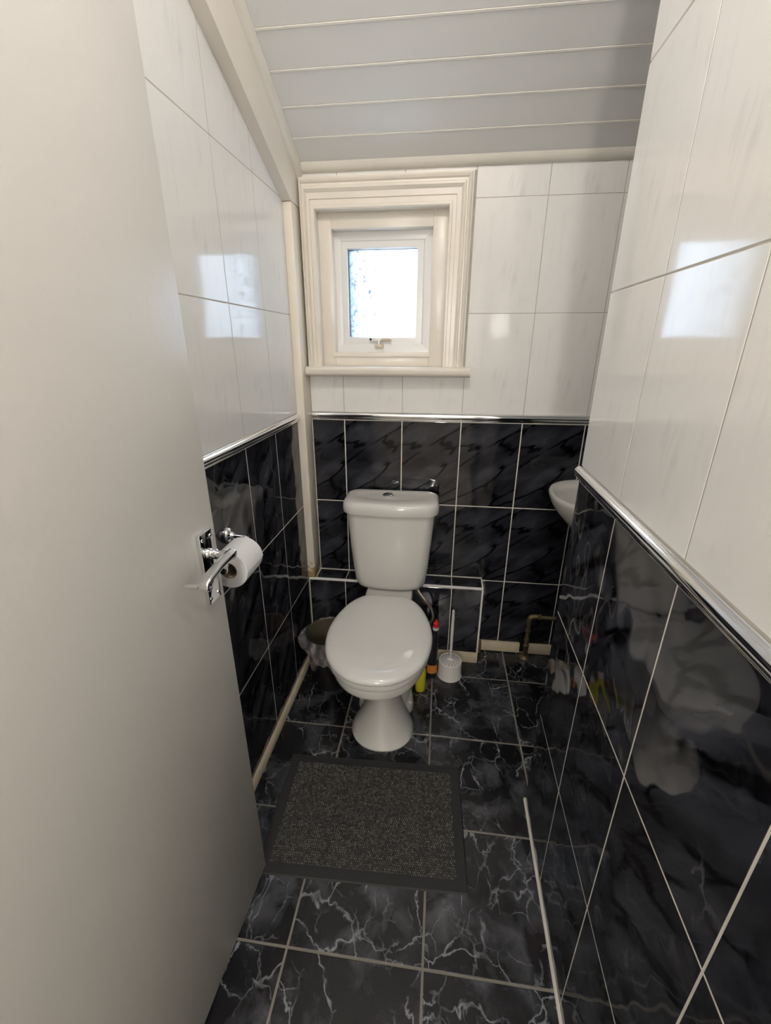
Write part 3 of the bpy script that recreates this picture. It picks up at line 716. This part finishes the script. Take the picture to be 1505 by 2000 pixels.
# ------------------------------------------------------------------ bin with liner
bn = empty('waste_bin', (.143, -.298, 0), label='small round shiny bin with a clear liner beside the toilet', category='bin')
lathe('bin_body', [(.086, 0), (.088, .003), (.100, .255), (.103, .258), (.103, .262), (.100, .264)], 'bin_metal', bn, 40, cap1=False, smooth=40)
lathe('bin_inside', [(.0995, .2635), (.098, .262), (.085, .006), (0, .0055)], 'bin_inner', bn, 40, cap0=False)
N = 72; rings = []
rl = random.Random(3)
ph = [rl.uniform(0, 6.28) for _ in range(8)]
for k in range(9):
    tt = k / 8; ring = []
    for i in range(N):
        a = 2 * math.pi * i / N
        wob = .4 * math.sin(3 * a + ph[0]) + .35 * math.sin(7 * a + ph[1]) + .3 * math.sin(13 * a + ph[2] + tt * 2) + .2 * math.sin(23 * a + ph[3] - tt * 3)
        drop = .075 + .045 * max(0, math.cos(a + .75)) + .014 * wob
        flare = .010 + .030 * max(0, math.cos(a - math.pi * 1.0)) * math.sin(min(1, tt * 1.4) * math.pi) + .007 * wob * tt
        r = .1045 + max(.0, flare) * (1 if k else .0) * min(1, tt * 2.5) - .010 * tt * tt
        r = max(r, .104 - .0115 * tt * .8 + .0012)
        ring.append((r * math.cos(a), r * math.sin(a), .2655 - drop * tt - (.012 * tt)))
    rings.append(ring)
loft('liner', rings, 'liner', bn, False, False, smooth=80)

# ------------------------------------------------------------------ toilet brush
tb = empty('toilet_brush', (.687, -.206, 0), label='white plastic toilet brush standing in its round pot', category='toilet brush')
pot = lathe('pot', [(.0555, 0), (.0575, .003), (.056, .006), (.0545, .010), (.0535, .078), (.0525, .084), (.050, .0858), (.0475, .0840)], 'white_plastic', tb, 40, smooth=35)
lidb = lathe('pot_lid', [(.0475, .0825), (.0475, .0845), (.030, .0885), (.014, .0915), (.012, .0945), (.009, .0965), (0, .0967)], 'white_plastic', tb, 40, smooth=30)
for k in range(18):
    a = 2 * math.pi * k / 18
    sv = []
    for (r, z) in ((.016, .0921), (.0455, .0858)):
        hw = .0011 + .0022 * (r - .016) / .0295
        for s in (-1, 1): sv.append((r * math.cos(a) - s * hw * math.sin(a), r * math.sin(a) + s * hw * math.cos(a), z))
    sv2 = [(x, y, z - .0035) for x, y, z in sv]
    obj_from('slot', sv + sv2, [[0, 1, 3, 2], [4, 6, 7, 5], [0, 4, 5, 1], [2, 3, 7, 6], [0, 2, 6, 4], [1, 5, 7, 3]], 'slot', lidb)
lathe('handle', [(.006, .094), (.0048, .10), (.0045, .135), (.0075, .139), (.0075, .144), (.0055, .148), (.0072, .155), (.0072, .26), (.0062, .345), (.0062, .352), (.003, .356)], 'white_plastic', tb, 18)

# ------------------------------------------------------------------ cleaner bottles
def oval(z, a, b, cx=0, cy=0, N=28): return [(cx + a * math.cos(2 * math.pi * i / N), cy + b * math.sin(2 * math.pi * i / N), z) for i in range(N)]
cb = empty('cleaner_bottle', (.6035, -.226, 0), math.radians(8), label='black toilet cleaner bottle with red cap between toilet and brush', category='bottle')
loft('bottle_body', [oval(0, .024, .018), oval(.004, .0245, .020), oval(.10, .0245, .020), oval(.17, .0245, .020), oval(.20, .024, .019), oval(.225, .017, .016, .004), oval(.245, .012, .012, .007), oval(.262, .012, .012, .009)], 'black', cb, smooth=45)
loft('bottle_collar', [oval(.262, .0145, .0145, .009), oval(.276, .0145, .0145, .010)], 'white_plastic', cb, smooth=30)
loft('bottle_cap', [oval(.276, .014, .014, .010), oval(.296, .0130, .0130, .0105), oval(.301, .009, .009, .011), oval(.303, .0075, .0075, .011), oval(.311, .006, .006, .011), oval(.312, .003, .003, .011)], 'red', cb, smooth=30)
loft('bottle_label', [oval(.030, .0249, .0204), oval(.075, .0249, .0204)], 'orange', cb, False, False, smooth=45)
yb_ = empty('yellow_bottle', (.556, -.318, 0), math.radians(20), label='yellow plastic bottle tucked behind the toilet foot', category='bottle')
loft('bottle_body', [oval(0, .021, .018), oval(.004, .0235, .020), oval(.09, .0235, .020), oval(.115, .021, .018), oval(.135, .011, .011), oval(.145, .010, .010)], 'yellow', yb_, smooth=45)
loft('bottle_cap', [oval(.145, .012, .012), oval(.165, .011, .011), oval(.168, .008, .008)], 'white_plastic', yb_, smooth=35)

# ------------------------------------------------------------------ pipe in the alcove
pp = empty('waste_pipe', (1.058, -.040, 0), label='tarnished brass pipe with elbow rising from floor in the alcove', category='pipe')
tube('riser', [(0, 0, .004), (0, 0, .205)], .0095, 'brass', pp, 14)
tube('elbow', catmull([(0, 0, .200), (0, 0, .222), (.004, 0, .234), (.016, 0, .240), (.036, 0, .240)], 5), .0135, 'brass', pp, 14)
tube('branch', [(.034, 0, .240), (.150, 0, .238)], .0095, 'brass', pp, 14)
tube('bend', catmull([(.148, 0, .238), (.172, -.010, .24), (.184, -.06, .26), (.187, -.12, .32), (.187, -.16, .44), (.187, -.165, .712)], 6), .0095, 'brass', pp, 14)
for z0 in (.062, .100, .150): lathe('compression_nut', [(.010, z0), (.0145, z0 + .003), (.0145, z0 + .016), (.010, z0 + .019)], 'brass', pp, 6)
lathe('compression_nut', [(.010, .036), (.0150, .039), (.0150, .050), (.010, .053)], 'brass', pp, 6, (0, 0, .240), 'x')
lathe('floor_collar', [(.026, .0), (.027, .006), (.022, .012), (.012, .016)], 'brass', pp, 24)
st = tube('pipe_stub', [(BX + .016, -.032, .002), (BX + .016, -.030, .05), (BX + .016, -.024, .060), (BX + .016, -.004, .062)], .008, 'brass', None, 12)
setp(st, label='short brown copper pipe stub beside the low boxing corner', category='pipe')

# ------------------------------------------------------------------ washbasin round the corner
bs = empty('wash_basin', (1.236, -.207, 0), label='small white wall-hung washbasin peeking out behind the right wall', category='basin')
def br(z, k, kb=None, N=48, n=2.25, shy=0):
    a, b = .210 * k, .204 * k; out = []
    for i in range(N):
        q = 2 * math.pi * i / N; c, s = math.cos(q), math.sin(q); e = 2 / n
        y = b * math.copysign(abs(s) ** e, s)
        if kb is not None and y > 0: y = y * kb / k
        out.append((a * math.copysign(abs(c) ** e, c), y + shy, z))
    return out
loft('bowl', [br(.715, .24, .9), br(.74, .36, .95), br(.775, .54, .98), br(.81, .71), br(.845, .86), br(.875, .95), br(.900, .995), br(.911, 1.0), br(.917, .985), br(.918, .955), br(.914, .91, .66), br(.900, .87, .60), br(.86, .78, .52), br(.82, .60, .42), br(.80, .35, .25), br(.797, .1, .1)], 'porcelain', bs, smooth=50)
lathe('plug_hole', [(.02, .7975), (.02, .800), (.012, .8005), (0, .799)], 'chrome', bs, 20)
tp = lathe('tap', [(.022, .917), (.022, .925), (.014, .930), (.013, .985), (.018, .990), (.018, 1.005), (.010, 1.012), (0, 1.013)], 'chrome', bs, 20, (.06, .160, 0))
tube('spout', catmull([(.06, .160, .965), (.055, .120, .985), (.045, .075, .980), (.043, .065, .960)], 5), .009, 'chrome', tp, 12)

# ------------------------------------------------------------------ toilet roll on its holder
hy, hz, hx = -.79, .922, .074
rh = empty('roll_holder', (LX(hy), hy, hz), 0, label='chrome single-arm toilet roll holder on the left black tiles', category='roll holder')
lathe('wall_rose', [(.024, .0005), (.024, .008), (.020, .014), (.012, .018), (.009, .024)], 'chrome', rh, 28, (0, 0, .016), 'x')
tube('arm', catmull([(.018, 0, .016), (.050, 0, .014), (.068, -.004, .008), (hx, -.016, .002), (hx, -.034, 0), (hx, -.090, 0), (hx, -.162, 0)], 6), .0065, 'chrome', rh, 14)
lathe('end_knob', [(.0065, -.160), (.0105, -.163), (.0115, -.168), (.0095, -.174), (0, -.176)], 'chrome', rh, 20, (hx, 0, 0), 'y')
tr_ = empty('toilet_roll', (LX(hy) + hx, -.885, hz - .0145), 0, label='white toilet paper roll hanging on the chrome holder by the door', category='toilet roll')
def rollring(r, y, N=44): return [(r * math.cos(2 * math.pi * i / N), y, r * math.sin(2 * math.pi * i / N)) for i in range(N)]
lr = [rollring(.0225, -.050), rollring(.049, -.050), rollring(.0505, -.0485), rollring(.0505, .0485), rollring(.049, .050), rollring(.0225, .050)]
V, Fs = loft_data(lr, False, False); n = 44
Fs += [[5 * n + i, 5 * n + (i + 1) % n, (i + 1) % n, i] for i in range(n)]
obj_from('paper_roll', V, Fs, 'paper', tr_, 40)
lc = [rollring(.0224, -.0505), rollring(.0224, .0505), rollring(.0212, .0505), rollring(.0212, -.0505)]
V, Fs = loft_data(lc, False, False); Fs += [[3 * n + i, 3 * n + (i + 1) % n, (i + 1) % n, i] for i in range(n)]
obj_from('cardboard_core', V, Fs, 'card', tr_, 40)
fl_ = []
for r_, off in ((.0512, 0), (.0520, .0)):
    pass
sheet = []
for k in range(9):
    a = math.radians(70 - k * 9); rr = .0509 + .0009 * (k == 8) + .0004
    for y in (-.0495, .0495): sheet.append((rr * math.cos(a), y, rr * math.sin(a)))
for k in range(9):
    a = math.radians(70 - k * 9); rr = .0507
    for y in (-.0495, .0495): sheet.append((rr * math.cos(a), y, rr * math.sin(a)))
Fs = [[2 * k, 2 * k + 1, 2 * k + 3, 2 * k + 2] for k in range(8)] + [[18 + 2 * k, 18 + 2 * k + 2, 18 + 2 * k + 3, 18 + 2 * k + 1] for k in range(8)] + [[16, 17, 35, 34], [0, 18, 19, 1]] + [[2 * k, 2 * k + 2, 20 + 2 * k, 18 + 2 * k] for k in range(8)] + [[2 * k + 1, 19 + 2 * k, 21 + 2 * k, 2 * k + 3] for k in range(8)]
obj_from('loose_sheet', sheet, Fs, 'paper', tr_, 40)

# ------------------------------------------------------------------ mat
MWX, MWY = .622, .400
mt = empty('door_mat', (.411, -.8985, 0), math.radians(2.0), label='grey looped doormat with black rubber border in front of toilet', category='mat')
bm = bmesh.new(); v_, f_ = bm_box(bm, -MWX / 2, MWX / 2, -MWY / 2, MWY / 2, .0003, .0045)
me = bpy.data.meshes.new('rubber_base')
for v in v_[4:]: v.co.x *= .988; v.co.y *= .982
bm.to_mesh(me); bm.free(); me.materials.append(M['rubber']); link(bpy.data.objects.new('rubber_base', me), mt)
px, py = .555, .335
V = []; Fs = []; rr = random.Random(11)
nx, ny = 84, 50
for j in range(ny):
    for i in range(nx):
        cx = -px / 2 + (i + .5 + (.5 if j % 2 else 0)) * px / nx + rr.uniform(-.0007, .0007); cy = -py / 2 + (j + .5) * py / ny + rr.uniform(-.0006, .0006)
        if cx > px / 2: continue
        a, b, h = .0024 * rr.uniform(.85, 1.15), .0033 * rr.uniform(.85, 1.15), .0044 + rr.uniform(.0022, .0045); s = rr.uniform(-.0012, .0012); o = len(V)
        V += [(cx - a, cy, .0044), (cx, cy - b, .0044), (cx + a, cy, .0044), (cx, cy + b, .0044),
              (cx - a * .7 + s, cy - b * .4, h), (cx + a * .7 + s, cy - b * .4, h), (cx + a * .7 + s, cy + b * .4, h), (cx - a * .7 + s, cy + b * .4, h)]
        Fs += [[o, o + 1, o + 5, o + 4], [o + 1, o + 2, o + 6, o + 5], [o + 2, o + 3, o + 7, o + 6], [o + 3, o, o + 4, o + 7], [o + 4, o + 5, o + 6, o + 7]]
pile = obj_from('pile', V, Fs, 'pile', mt, None, False); pile['kind'] = 'stuff'
